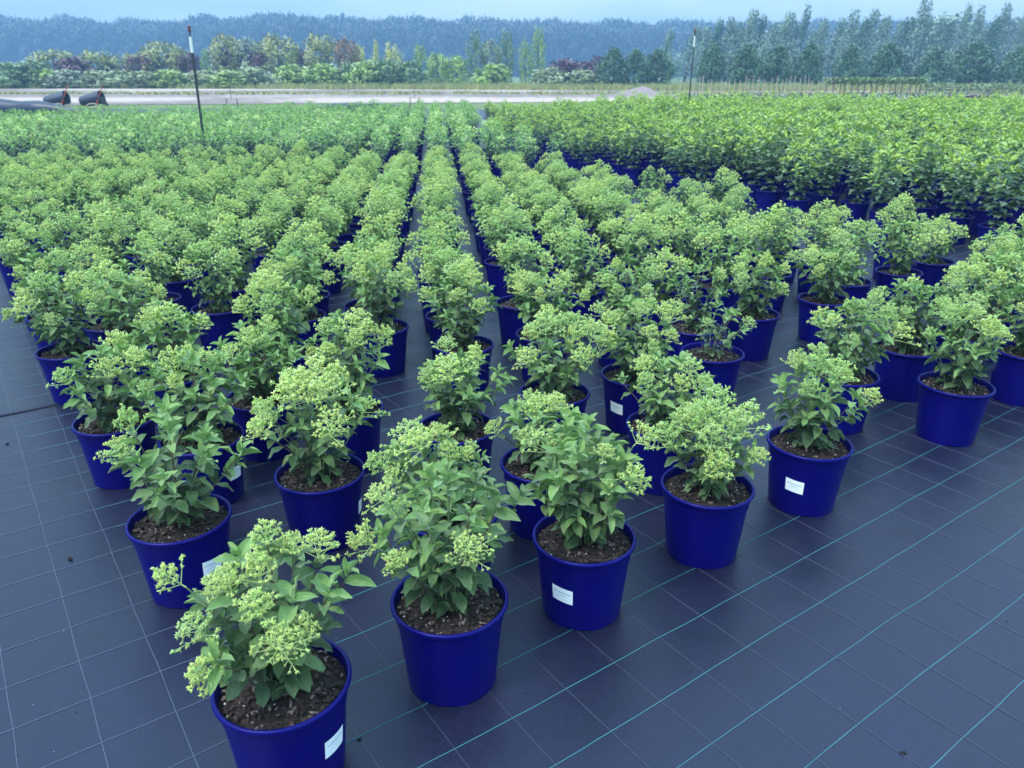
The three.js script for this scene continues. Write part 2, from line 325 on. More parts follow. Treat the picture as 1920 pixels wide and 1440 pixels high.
// ------------------------------------------------------------------ plants: stems, leaves and heads as lists
function grow(o, r) {
  const { stems = 13, H = 0.42, R = 0.18, heads = 8, leafL = 0.065, headL = 0.09, lean = [0, 0], spacing = 0.05, rosette = 5, lowest = 0.1, shoots = 0.5, young = 0.3 } = o;
  const S = [], L = [], Hd = [];
  const leaf = (p, d, len, tone, roll = 0.35) => {
    const n = UP.clone().addScaledVector(d, -d.y).add(V((r() - 0.5) * roll * 2, 0, (r() - 0.5) * roll * 2)); if (n.lengthSq() < 0.02) n.set(d.z, 0.2, -d.x);
    L.push({ p, d, n: n.normalize(), len, wid: len * ((tone === 2 ? 0.37 : 0.5) + 0.14 * r()), tone });
  };
  const rose = (p, d, size, k = rosette) => {
    const az = r() * 6.28, x = frame(d, V(0.3, 0.1, 0.9));
    for (let q = 0; q < k; q++) { const a = az + q * 2.4, el = 0.35 + 0.75 * (q / k), v = V(Math.cos(a) * Math.cos(el), Math.sin(el), Math.sin(a) * Math.cos(el)).transformDirection(x); leaf(p.clone().addScaledVector(d, 0.006 * q), v, size * 1.15 * (1 - 0.5 * q / k) * (0.85 + 0.3 * r()), 2, 0.5); }
  };
  const ends = []; const a0 = r() * 6.28;
  for (let i = 0; i < stems; i++) {
    const f = Math.sqrt((i + 0.4) / stems), az = a0 + i * 2.39996 + (r() - 0.5) * 0.4, r1 = R * f * (0.8 + 0.3 * r()), h = H * (1 - 0.42 * f * f) * (0.86 + 0.2 * r()), r0 = 0.012 + 0.035 * f * r();
    const bx = V(Math.cos(az), 0, Math.sin(az)), at = (s) => V(0, SOIL_Y + h * Math.pow(s, 0.92), 0).addScaledVector(bx, r0 + (r1 - r0) * Math.pow(s, 1.25)).add(V(lean[0] * s * s, 0, lean[1] * s * s));
    const pts = [0, 0.25, 0.5, 0.75, 1].map(at); S.push({ pts, rad: 0.0024 + 0.0006 * r(), wood: true });
    const n = Math.max(3, Math.round(h / spacing)); let tw = r() * 6.28;
    for (let k = 0; k < n; k++) {
      const s = lowest + (0.97 - lowest) * (k + 0.3 * r()) / (n - 0.4); if (s > 0.99) break; tw += Math.PI / 2 + (r() - 0.5) * 0.3;
      const p = at(s), t = at(Math.min(1, s + 0.05)).sub(at(s - 0.05)).normalize(), X = frame(t, V(0.2, 0.1, 1));
      for (const sg of [0, Math.PI]) {
        if (r() < 0.07) continue;
        const el = lerp(-0.15, 0.5, s) + (r() - 0.5) * 0.5, v = V(Math.cos(tw + sg) * Math.cos(el), Math.sin(el), Math.sin(tw + sg) * Math.cos(el)).transformDirection(X).addScaledVector(bx, 0.35).normalize();
        const size = leafL * (s < 0.25 ? 0.72 : 1.08 - 0.32 * s) * (0.78 + 0.42 * r());
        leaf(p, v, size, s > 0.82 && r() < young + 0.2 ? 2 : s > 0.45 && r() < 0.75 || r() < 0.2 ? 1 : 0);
      }
    }
    ends.push({ p: at(1), d: at(1).sub(at(0.9)).normalize().addScaledVector(UP, 0.5).normalize(), f, i });
    if (r() < shoots) {
      const s = 0.35 + 0.35 * r(), p = at(s), d = bx.clone().applyAxisAngle(UP, (r() - 0.5) * 2).addScaledVector(UP, 0.9).normalize(), len = 0.05 + 0.06 * r(), e = p.clone().addScaledVector(d, len);
      S.push({ pts: [p, p.clone().addScaledVector(d, len * 0.5), e], rad: 0.0017 });
      for (const sg of [-1, 1]) leaf(p.clone().addScaledVector(d, len * 0.55), d.clone().cross(bx).normalize().multiplyScalar(sg).addScaledVector(bx, 0.5).addScaledVector(UP, 0.25).normalize(), leafL * 0.8, 1);
      rose(e, d, leafL * 0.62, 4);
    }
  }
  const order = ends.map((e) => ({ e, k: r() })).sort((a, b) => a.k - b.k).map((q) => q.e);
  order.forEach((e, k) => {
    if (k < heads) { const sz = headL * (0.75 + 0.5 * r()); Hd.push({ p: e.p.clone().addScaledVector(e.d, -0.012), d: e.d, size: sz, tone: Math.floor(r() * 4) }); if (r() < 0.6) for (const sg of [-1, 1]) leaf(e.p.clone().addScaledVector(e.d, -0.008), V(e.d.z + 0.2, 0.25, -e.d.x).normalize().multiplyScalar(sg).setY(0.15), leafL * 0.62, 1); }
    else rose(e.p, e.d, leafL * (0.72 + 0.25 * r()));
  });
  for (const [dx, y, dz, size] of o.extra ?? []) {
    const p = V(dx, y, dz), root = V(dx * 0.25, SOIL_Y + 0.08, dz * 0.25), d = V(dx, 0.16, dz).normalize();
    S.push({ pts: [root, root.clone().lerp(p, 0.5).add(V(0, 0.02, 0)), p], rad: 0.0021 }); Hd.push({ p, d, size, tone: 1 });
    for (const sg of [-1, 1]) leaf(root.clone().lerp(p, 0.75), V(d.z, 0.1, -d.x).multiplyScalar(sg).addScaledVector(d, 0.3).normalize(), leafL * 0.9, 1);
  }
  return { S, L, Hd };
}
const pick = (list, r) => list[Math.floor(r() * list.length)];
function potParts(root, lod, sticker, chips, r) {
  const pot = part('pot', potGeos[lod], M.pot, root);
  if (lod === 'near') for (let k = 0; k < 6; k++) { const a = k * Math.PI / 3 + 0.3, f = part('pot_foot', footGeo, M.pot, pot); f.position.set(Math.sin(a) * 0.1095, 0.006, Math.cos(a) * 0.1095); f.rotation.y = a; }
  if (sticker !== null) { const s = part('sticker', stickerGeo, M.sticker, pot); s.rotation.y = sticker; tag(s, 'white printed sticker on the blue pot'); }
  const soil = part('soil', pick(soilGeos[lod], r), M.soil, root);
  if (lod === 'near') tag(part('bark_chips', pick(chipGeos, r), M.chip, soil), null, null, null, 'stuff');
  else if (chips) tag(part('bark_chips', chipGeoMid, M.chip, soil), null, null, null, 'stuff');
}
const leafSets = [M.leafDark, M.leafMid, M.leafYoung];
function nearPlant(root, opts, seed, sticker, turn) {
  const r = mulberry(seed), g = grow(opts, r);
  potParts(root, 'near', sticker, true, r);
  for (const s of g.S) { const b = new Builder(); b.tube(s.pts, s.pts.map((_, k) => s.rad * (1 - 0.4 * k / s.pts.length)), 5); part('stem', b.build(), s.wood && r() < 0.5 ? M.stemWood : M.stem, root); }
  let k = 0; const rest = new Builder();
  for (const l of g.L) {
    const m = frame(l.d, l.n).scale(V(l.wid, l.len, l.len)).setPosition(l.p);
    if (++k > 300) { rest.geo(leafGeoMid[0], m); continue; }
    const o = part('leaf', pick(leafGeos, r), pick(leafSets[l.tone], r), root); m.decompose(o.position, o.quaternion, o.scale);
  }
  if (rest.count) tag(part('leaves', rest.build(), M.leafMid[0], root), null, null, null, 'stuff');
  for (const h of g.Hd) { const o = part('flower_head', pick(headGeos, r), M.bud[h.tone], root); o.position.copy(h.p); o.quaternion.setFromRotationMatrix(frame(h.d, V(r() - 0.5, 0.1, r() - 0.5))); const wx = 0.85 + 0.35 * r(); o.scale.set(h.size * wx, h.size * (0.85 + 0.35 * r()), h.size * wx); }
}
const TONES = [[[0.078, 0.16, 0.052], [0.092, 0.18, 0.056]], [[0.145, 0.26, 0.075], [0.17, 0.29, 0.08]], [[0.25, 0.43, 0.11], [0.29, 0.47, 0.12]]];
function merged(g, r, low, tones = TONES) {
  const b = new Builder();
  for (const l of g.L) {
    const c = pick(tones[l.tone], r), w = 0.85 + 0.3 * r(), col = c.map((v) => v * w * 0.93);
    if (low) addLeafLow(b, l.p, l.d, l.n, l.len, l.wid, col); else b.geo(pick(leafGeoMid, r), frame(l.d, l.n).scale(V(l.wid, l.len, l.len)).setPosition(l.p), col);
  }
  return b;
}
const stemCol = [0.16, 0.2, 0.1];

// ------------------------------------------------------------------ the pots that can be told apart, front to back
// id, x, z, height above soil, crown radius, flower heads, options, sticker direction (or null), label
const S = { full: { stems: 15, young: 0.15 }, leafy: { rosette: 7, young: 0.5, leafL: 0.069 } };
const W = Math.PI;
const NEAR = [
  ['P1', -0.51, -1.35, 0.35, 0.175, 9, { stems: 18, lean: [-0.015, -0.01], leafL: 0.07, headL: 0.085, extra: [[-0.075, 0.38, 0.13, 0.085], [0.05, 0.44, 0.12, 0.075], [-0.16, 0.52, 0.03, 0.075]] }, 1.15, 'nearest potted hydrangea, at the bottom of the picture, with a broad patch of bare soil'],
  ['P2', -0.16, -1.64, 0.36, 0.19, 2, { ...S.leafy, stems: 18, headL: 0.08, extra: [[-0.15, 0.44, 0.07, 0.085], [0.05, 0.47, 0.13, 0.07], [-0.13, 0.55, 0.04, 0.07]] }, null, 'big leafy potted hydrangea second in the front row, few flower heads at its left'],
  ['P3', 0.21, -1.93, 0.33, 0.17, 2, { ...S.leafy, stems: 17, headL: 0.08, extra: [[0.03, 0.54, 0.08, 0.075], [0.12, 0.56, 0.04, 0.075]] }, -0.55, 'leafy potted hydrangea third in the front row, white sticker low on its pot'],
  ['P4', 0.64, -2.23, 0.27, 0.165, 12, { ...S.full, headL: 0.1 }, null, 'potted hydrangea fourth in the front row, topped by one flat mass of lime flower heads'],
  ['P5', 1.09, -2.55, 0.33, 0.17, 7, { stems: 13, leafL: 0.07, young: 0.4 }, -0.62, 'potted hydrangea standing free at the right of the front row, square white sticker facing us'],
  ['P6', 1.93, -3.12, 0.34, 0.175, 10, { ...S.full }, null, 'potted hydrangea standing alone in front near the right edge, dense flowers, bare of sticker'],
  ['P7', 2.51, -3.55, 0.34, 0.18, 8, {}, null, 'blue potted hydrangea cut by the right edge of the picture, behind the lone front one'],
  ['L1', -1.01, -2.03, 0.33, 0.18, 3, { ...S.leafy, stems: 12 }, 1.0, 'leafy potted hydrangea second along the left edge row, green shoots and few flowers'],
  ['L2', -0.65, -2.32, 0.35, 0.19, 13, { ...S.full, headL: 0.1 }, 1.6, 'potted hydrangea with the largest dense yellowish flower mass, behind the first two front pots'],
  ['L3', -1.55, -2.75, 0.3, 0.19, 4, { ...S.leafy, lean: [0.04, 0] }, null, 'leafy potted hydrangea third along the left edge row with a leafy shoot reaching out left'],
  ['L4', -2.16, -3.57, 0.36, 0.2, 9, { lean: [-0.03, 0.02] }, null, 'potted hydrangea fourth along the left edge row, its soil bare at the front left'],
  ['L4b', -2.55, -4.16, 0.34, 0.18, 6, {}, null, 'potted hydrangea fifth along the left edge row, mostly hidden by the one before it'],
  ['L0', -2.97, -4.74, 0.35, 0.18, 8, {}, null, 'potted hydrangea sixth along the left edge row, by the left frame edge'],
  ['L5', -1.15, -2.59, 0.31, 0.18, 4, { ...S.leafy }, 1.25, 'potted hydrangea tucked behind the second one of the left edge row, sticker at its right'],
  ['L6', -1.04, -2.98, 0.3, 0.17, 5, { ...S.leafy }, null, 'potted hydrangea between the dense yellowish one and the left edge row, dark leafy crown'],
  ['Q0', -0.19, -2.07, 0.28, 0.165, 10, { lean: [-0.06, 0.02], headL: 0.08 }, null, 'potted hydrangea with airy sprays of flowers standing right behind the big leafy front one'],
  ['C1', -0.21, -2.68, 0.32, 0.165, 5, { lean: [0.01, 0], headL: 0.1 }, null, 'potted hydrangea in mid picture with one tall cone of flowers and bare mat left'],
  ['C2', 0.11, -2.39, 0.24, 0.165, 6, { lean: [0.0, 0.02], young: 0.5 }, null, 'low potted hydrangea behind the third of the front row, flower heads to its left'],
  ['M1', -0.24, -3.65, 0.36, 0.18, 9, {}, null, 'potted hydrangea on the left of the central aisle, full flower top above dark leaves'],
  ['M2', 0.55, -3.24, 0.33, 0.21, 12, { headL: 0.1 }, -0.75, 'wide potted hydrangea right of the centre with a white sticker low on its pot'],
  ['M3', 0.59, -2.7, 0.28, 0.17, 9, { headL: 0.085 }, null, 'potted hydrangea directly behind the flat topped fourth of the front row'],
  ['M4', 0.97, -3.53, 0.25, 0.14, 2, { stems: 8, leafL: 0.05, lean: [0.05, 0.03], headL: 0.06 }, -0.4, 'smallest and sparsest potted hydrangea, leaning right in its pot, right of the centre'],
  ['R1', 1.35, -4.19, 0.33, 0.19, 9, { stems: 15 }, null, 'potted hydrangea with a clear view of its pot beside the aisle right of the centre'],
  ['R2', 1.87, -4.49, 0.32, 0.18, 7, { lean: [-0.02, 0] }, null, 'potted hydrangea just right of the aisle, its pot rim showing at the left'],
  ['R3', 1.95, -3.61, 0.35, 0.16, 6, { lean: [-0.02, 0.01] }, null, 'potted hydrangea directly left of and behind the lone front one at the right'],
  ['R4', 1.49, -3.24, 0.34, 0.19, 9, { young: 0.5 }, null, 'potted hydrangea right behind the free standing stickered one, with pale shoots above its flowers'],
  ['R5', 0.97, -3.94, 0.36, 0.15, 1, { stems: 13, rosette: 5, leafL: 0.055 }, null, 'tall narrow potted hydrangea, nearly all dark leaves, behind the smallest one'],
  ['R7', 2.34, -3.82, 0.34, 0.18, 8, {}, 0.2, 'potted hydrangea behind the lone front one at the right, between two others'],
  ['R8', 2.94, -4.49, 0.35, 0.18, 9, {}, null, 'potted hydrangea against the right edge of the picture in the third row back'],
  ['C0', -0.7, -3.94, 0.4, 0.175, 10, { stems: 14 }, null, 'potted hydrangea with its whole dark pot showing on bare mat left of the central columns'],
  ['K1', -1.11, -3.53, 0.36, 0.19, 9, { headL: 0.1 }, null, 'potted hydrangea two places left of the fully visible pot, pale flower cone above'],
  ['K2', -0.67, -2.86, 0.4, 0.15, 9, { lean: [0.03, 0] }, null, 'potted hydrangea rising right behind the dense yellowish one'],
  ['K3', -1.19, -4.14, 0.36, 0.18, 8, {}, null, 'potted hydrangea left of the fully visible pot, its rim showing at the right'],
  ['S1', 0.18, -3.03, 0.33, 0.19, 11, { headL: 0.1 }, null, 'potted hydrangea with broad lime flowers just right of the central aisle'],
  ['S2', 0.17, -3.82, 0.33, 0.18, 9, {}, -1.3, 'second potted hydrangea back along the right side of the central aisle'],
  ['N1', -1.91, -3.69, 0.33, 0.18, 6, {}, null, 'leafy potted hydrangea just inside the left edge row, fourth back'],
  ['N2', -1.51, -3.24, 0.32, 0.18, 4, { ...S.leafy }, null, 'leafy potted hydrangea just inside the left edge row, third back, upright bright shoots'],
  ['S4', 0.6, -4.06, 0.33, 0.18, 9, {}, null, 'potted hydrangea behind the wide stickered one right of the centre'],
];
NEAR.forEach(([id, x, z, H, R, heads, o, sticker, label], k) => {
  const root = base('potted_hydrangea', x, 0, z);
  nearPlant(root, { stems: 16, H, R, heads, ...o }, 1000 + k * 17, sticker, 0);
  tag(root, label, 'potted plant');
});

// ------------------------------------------------------------------ further rows: copies of a few plants of each kind
function proto(opts, seed, lod, o = {}) { // a group that is not in the scene
  const root = new THREE.Group(), r = mulberry(seed), g = grow(opts, r);
  potParts(root, lod, o.sticker ?? null, lod === 'mid', r);
  if (lod === 'mid') {
    const st = new Builder(); for (const s of g.S) st.tube(s.pts, s.pts.map(() => s.rad), 3); tag(part('stems', st.build(), M.stem, root), null, null, null, 'stuff');
    tag(part('foliage', merged(g, r, false, o.tones).build(true), M.foliage, root), null, null, null, 'stuff');
    for (const h of g.Hd) { const q = part('flower_head', pick(headGeosMid, r), M.bud[h.tone], root); q.position.copy(h.p); q.quaternion.setFromRotationMatrix(frame(h.d, V(r() - 0.5, 0.1, r() - 0.5))); q.scale.setScalar(h.size); }
  } else {
    const b = merged(g, r, true, o.tones); tag(part('foliage', b.build(true), M.foliage, root), null, null, null, 'stuff');
    if (g.Hd.length) {
      for (const h of g.Hd) { const f = new Builder(); f.tube([h.p, h.p.clone().addScaledVector(h.d, h.size * 0.9)], [0.003, 0.001], 3, [0.9, 0.9, 1]); for (let k = 0; k < 26; k++) { const t = r(), w = 0.5 * (1 - t) + 0.1, az = r() * 6.28, d = V(Math.cos(az), 0.5 + r(), Math.sin(az)).normalize(), p = h.p.clone().addScaledVector(h.d, h.size * (0.1 + 0.8 * t)).add(V(Math.cos(az) * w * h.size, 0, Math.sin(az) * w * h.size)); const c = 0.8 + 0.4 * r(); addLeafLow(f, p, d, V(r() - 0.5, 1, r() - 0.5).normalize(), 0.02, 0.016, [c, c, c]); }
      part('flower_head', f.build(true), pick(M.bud, r), root); }
    }
  }
  return root;
}
const midProtos = Array.from({ length: 9 }, (_, k) => proto({ stems: 13 + (k % 3), H: 0.3 + 0.03 * (k % 4), R: 0.148 + 0.012 * (k % 3), heads: [8, 10, 6, 11, 8, 9, 4, 10, 7][k], leafL: 0.058, headL: 0.098 }, 2000 + k, 'mid', { sticker: k % 4 === 1 ? -0.6 + k * 0.5 : null }));
const BT = [[[0.055, 0.135, 0.06], [0.07, 0.16, 0.07]], [[0.13, 0.26, 0.1], [0.155, 0.29, 0.11]], [[0.27, 0.5, 0.11], [0.31, 0.53, 0.12]]];
const backProtos = Array.from({ length: 6 }, (_, k) => proto({ stems: 13, H: 0.46 + 0.03 * (k % 3), R: 0.185, heads: [2, 4, 1, 3, 4, 2][k], leafL: 0.068, headL: 0.08, spacing: 0.055, rosette: 6, young: 0.45 }, 2100 + k, 'far', { tones: BT }));
const TT = [[[0.08, 0.17, 0.08], [0.095, 0.195, 0.09]], [[0.15, 0.28, 0.12], [0.175, 0.31, 0.13]], [[0.34, 0.52, 0.09], [0.43, 0.57, 0.09]]];
const tallProtos = Array.from({ length: 7 }, (_, k) => proto({ stems: 15, H: 0.6 + 0.08 * (k % 3), R: 0.205 + 0.02 * (k % 2), heads: 0, leafL: 0.098, spacing: 0.068, rosette: 7, young: 0.0, shoots: 0.4, lowest: 0.06 }, 2200 + k, 'far', { tones: TT }));
function flatten(root) { // one geometry with a group per material, for the rows too far to tell apart
  root.updateMatrixWorld(true); const geos = [], mats = [];
  root.traverse((m) => { if (!m.isMesh) return; const g = m.geometry.clone().applyMatrix4(m.matrixWorld); if (!g.attributes.color) g.setAttribute('color', new THREE.Float32BufferAttribute(new Float32Array(g.attributes.position.count * 3).fill(1), 3)); geos.push(g); mats.push(m.material); });
  return [mergeGeometries(geos, true), mats];
}
const placedNear = NEAR.map((n) => [n[1], n[2]]);
const inView = (x, z, m = 0.6) => { const c = Math.cos(0.3815), s = Math.sin(0.3815), d = -z * c + 1.1 * s; return d > 0.3 && Math.abs(x) / d < 0.662 + m / d; };
const inTall = (a, b, p, gap) => a > 6.75 + 0.135 * Math.max(0, -b - 1.7) - gap && (p.z > -14.5 || p.x > -0.3 + 0.045 * (p.z + 15) - gap);
const lots = { near: [], back: [], tall: [] };
{
  const r = mulberry(91);
  for (let k = 0; k < 62; k++) for (let i = -2; i < 60; i++) {
    const b = -0.44 * k, a = -0.04 + 0.508 * i + (k % 2 ? 0.25 : 0), p = ab(a + (r() - 0.5) * 0.07, b + (r() - 0.5) * 0.06), skip = r();
    if (a < -0.1 || p.z > -2.4 || p.z < -31 || !inView(p.x, p.z)) continue;
    if (inTall(a, b, p, 0.35)) continue;
    if (p.z > -10.9) {
      if (a > 5.55 || b > -0.3) continue;
      if (b > -1.5 && a < 4.2) continue;
      if (b > -2.0 && a > 0.6 && a < 3.0) continue;
      if (placedNear.some((q) => Math.hypot(q[0] - p.x, q[1] - p.z) < 0.34)) continue;
      if (skip < (p.x > 0.9 ? 0.13 : 0.045)) continue;
      p.row = k; lots.near.push(p);
    } else if (p.z < -11.5 && p.z > -20.5 - 0.55 * Math.max(0, p.x + 12)) { p.row = k; if (p.z > -29) lots.back.push(p); }
  }
  for (let k = 0; k < 70; k++) for (let i = 0; i < 70; i++) {
    const a = 6.75 + 0.6 * i + (k % 2 ? 0.3 : 0), b = 3 - 0.52 * k, p = ab(a + (r() - 0.5) * 0.1, b + (r() - 0.5) * 0.1);
    if (!inTall(a, b, p, 0) || !inView(p.x, p.z, 0.8) || p.z < -27 + 0.1 * p.x || p.z > -5 || r() < 0.08) continue;
    p.row = k; lots.tall.push(p);
  }
  for (const l of Object.values(lots)) l.sort((p, q) => p.length() - q.length());
}
const scatter = (list, protos, name, seed, labelOf, group, category, most, rest) => {
  const r = mulberry(seed), far = [];
  list.forEach((p, k) => {
    const turn = r() * 6.283, s = name === 'potted_hydrangea' ? 0.9 + 0.2 * r() : (0.84 + 0.32 * r()) * (name === 'tall_potted_shrub' && p.z < -12 ? lerp(0.74, 1, smooth(-0.5, 4.5, p.x)) : 1), which = Math.floor(r() * protos.length);
    if (k >= most) { far.push([p, turn, s]); return; }
    const o = protos[which].clone(); o.name = numbered(name); o.position.set(p.x, 0, p.z); o.rotation.y = turn; o.scale.set(1, 1, 1);
    for (const c of o.children) if (c.name !== 'pot' && c.name !== 'soil') { c.scale.multiplyScalar(s); c.position.multiplyScalar(s); c.position.y += SOIL_Y * (1 - s); }
    const [label, g] = labelOf(p); tag(o, label, category, g); scene.add(o);
  });
  if (far.length) {
    const [geo, mats] = flatten(protos[0]), im = new THREE.InstancedMesh(geo, mats, far.length), q = new THREE.Quaternion();
    far.forEach(([p, turn, s], k) => im.setMatrixAt(k, new THREE.Matrix4().compose(V(p.x, 0, p.z), q.setFromAxisAngle(UP, turn), V(s, s, s))));
    im.name = rest[0]; tag(im, rest[1], null, null, 'stuff'); scene.add(im);
  }
};
const ORD = (n) => n + (n % 100 > 10 && n % 100 < 14 ? 'th' : ['th', 'st', 'nd', 'rd'][n % 10] ?? 'th');
for (const list of Object.values(lots)) { // each plant's place in its slanting row
  const rows = new Map(); for (const p of list) { if (!rows.has(p.row)) rows.set(p.row, []); rows.get(p.row).push(p); }
  [...rows.keys()].sort((a, b) => a - b).forEach((k, at) => rows.get(k).sort((p, q) => p.x - q.x).forEach((p, n) => { p.nth = ORD(n + 1); p.rowth = ORD(at + 1); }));
}
scatter(lots.near, midProtos, 'potted_hydrangea', 301, (p) => [`flowering potted hydrangea, ${p.nth} from the left in the ${ORD(p.row + 1)} slanting row back`, 'flowering hydrangeas of the near block'], null, 'potted plant', 400);
scatter(lots.back, backProtos, 'leafy_potted_hydrangea', 302, (p) => [`greener potted hydrangea, ${p.nth} from the left in the ${p.rowth} slanting row of the back block`, 'greener hydrangeas of the back block'], null, 'potted plant', 300, ['distant_potted_hydrangeas', 'farthest rows of greener potted hydrangeas before the gravel track']);
scatter(lots.tall, tallProtos, 'tall_potted_shrub', 303, (p) => [`tall potted shrub, ${p.nth} from the left in the ${p.rowth} slanting row of the right block`, 'tall shrubs of the right block'], null, 'potted shrub', 300, ['distant_potted_shrubs', 'far rows of tall lime tipped potted shrubs at the right']);

// ------------------------------------------------------------------ crumbs on the mat
{
  const cm = new THREE.MeshStandardMaterial({ color: rgb(0.012, 0.01, 0.01), roughness: 0.9 }), pm = new THREE.MeshStandardMaterial({ color: rgb(0.5, 0.48, 0.45), roughness: 0.9 });
  const lump = (seed, s) => { const g = new THREE.IcosahedronGeometry(1, 1), P = g.attributes.position; for (let k = 0; k < P.count; k++) { const f = 1 + 0.6 * noise.noise(P.getX(k) * 2, P.getY(k) * 2, P.getZ(k) * 2 + seed); P.setXYZ(k, P.getX(k) * f * s, Math.max(-0.3, P.getY(k)) * f * s * 0.6, P.getZ(k) * f * s * 0.55); } g.computeVertexNormals(); return g; };
  const list = [[0.93, -1.38, 0.0075, 'dark crumb of soil on the mat near the right, upper of two'], [0.90, -1.13, 0.006, 'dark crumb of soil on the mat near the lower right corner'], [-1.47, -2.17, 0.011, 'dark clod of bark on the mat left of the left edge row'], [-2.2, -3.03, 0.008, 'dark crumb on the mat by the left frame edge beside the fourth pot'], [1.9, -4.05, 0.008, 'small dark crumb lying in the aisle right of the centre'], [-0.37, -1.42, 0.006, 'dark crumb on the mat between the first two pots of the front row']];
  list.forEach(([x, z, s, label], k) => { const o = solo('soil_crumb', lump(k * 3.1, s), cm); o.position.set(x, s * 0.3, z); o.rotation.y = k * 1.3; tag(o, label, 'crumb'); });
  const r = mulberry(402), b = new Builder(), m = new THREE.Matrix4(), q = new THREE.Quaternion(), g = lump(9, 1);
  for (let k = 0; k < 170; k++) { const x = -3.4 + 7.5 * r(), z = -0.9 - 4.5 * r() * r(), s = 0.0008 + 0.0022 * r() * r(); m.compose(V(x, s * 0.4, z), q.setFromAxisAngle(UP, r() * 6.28), V(s * 1.6, s, s)); b.geo(g, m, r() < 0.72 ? [0.02, 0.017, 0.015] : [0.4, 0.38, 0.36]); }
  const o = solo('mat_litter', b.build(true), new THREE.MeshStandardMaterial({ vertexColors: true, roughness: 0.9 })); tag(o, 'fine crumbs and grit scattered over the weed mat', null, null, 'stuff');
}

// ------------------------------------------------------------------ sprinkler posts and stands
const pipe = new THREE.MeshStandardMaterial({ color: rgb(0.035, 0.04, 0.055), roughness: 0.5 }), white = new THREE.MeshStandardMaterial({ color: rgb(0.8, 0.82, 0.82), roughness: 0.5 }), redCap = new THREE.MeshStandardMaterial({ color: rgb(0.16, 0.03, 0.04), roughness: 0.5 });
function post(x, z, h, rad, label) {
  const o = base('sprinkler_post', x, 0, z); o.rotation.z = -0.012;
  const tubeTo = (y0, y1, r0, material, name) => { const g = new THREE.CylinderGeometry(r0, r0, y1 - y0, 14); g.translate(0, (y0 + y1) / 2, 0); part(name, g, material, o); };
  tubeTo(0, h - 0.34, rad, pipe, 'pole'); tubeTo(h - 0.34, h - 0.13, rad * 1.15, white, 'white_band'); tubeTo(h - 0.13, h - 0.055, rad * 0.55, pipe, 'riser');
  const head = new THREE.LatheGeometry([[0, 0], [1.1, 0], [1.35, 0.2], [0.9, 0.45], [0.9, 0.8], [1.5, 1.0], [0.4, 1.25], [0, 1.3]].map((p) => new THREE.Vector2(p[0] * rad, p[1] * 0.06)), 14); head.translate(0, h - 0.058, 0); part('sprinkler_head', head, redCap, o);
  tag(o, label, 'sprinkler post', 'sprinkler posts among the pots');
}
post(-4.62, -12.1, 2.12, 0.018, 'dark irrigation post with a white band, rising from the pots at the left');
post(3.9, -18.2, 2.38, 0.014, 'thin dark irrigation post with a white band, rising from the tall right block');
function stand(x, z, w, label) {
  const o = base('sprinkler_stand', x, 0, z), b = new Builder(), h = 0.72;
  b.tube([V(-w / 2, 0, 0), V(-w / 2, h, 0), V(w / 2, h, 0), V(w / 2, 0, 0)], [0.016, 0.016, 0.016, 0.016], 6); part('stand_frame', b.build(), pipe, o);
  const b2 = new Builder(); b2.tube([V(0, h, 0), V(0, h + 0.75, 0)], [0.009, 0.006], 6); part('riser', b2.build(), pipe, o);
  tag(o, label, 'sprinkler stand', 'sprinkler stands at the far edge');
}
stand(-9.4, -27.6, 0.36, 'small dark wire frame stand left of the centre at the far edge of the pots');
stand(-3.4, -28.8, 0.33, 'small dark wire frame stand near the centre at the far edge of the pots');

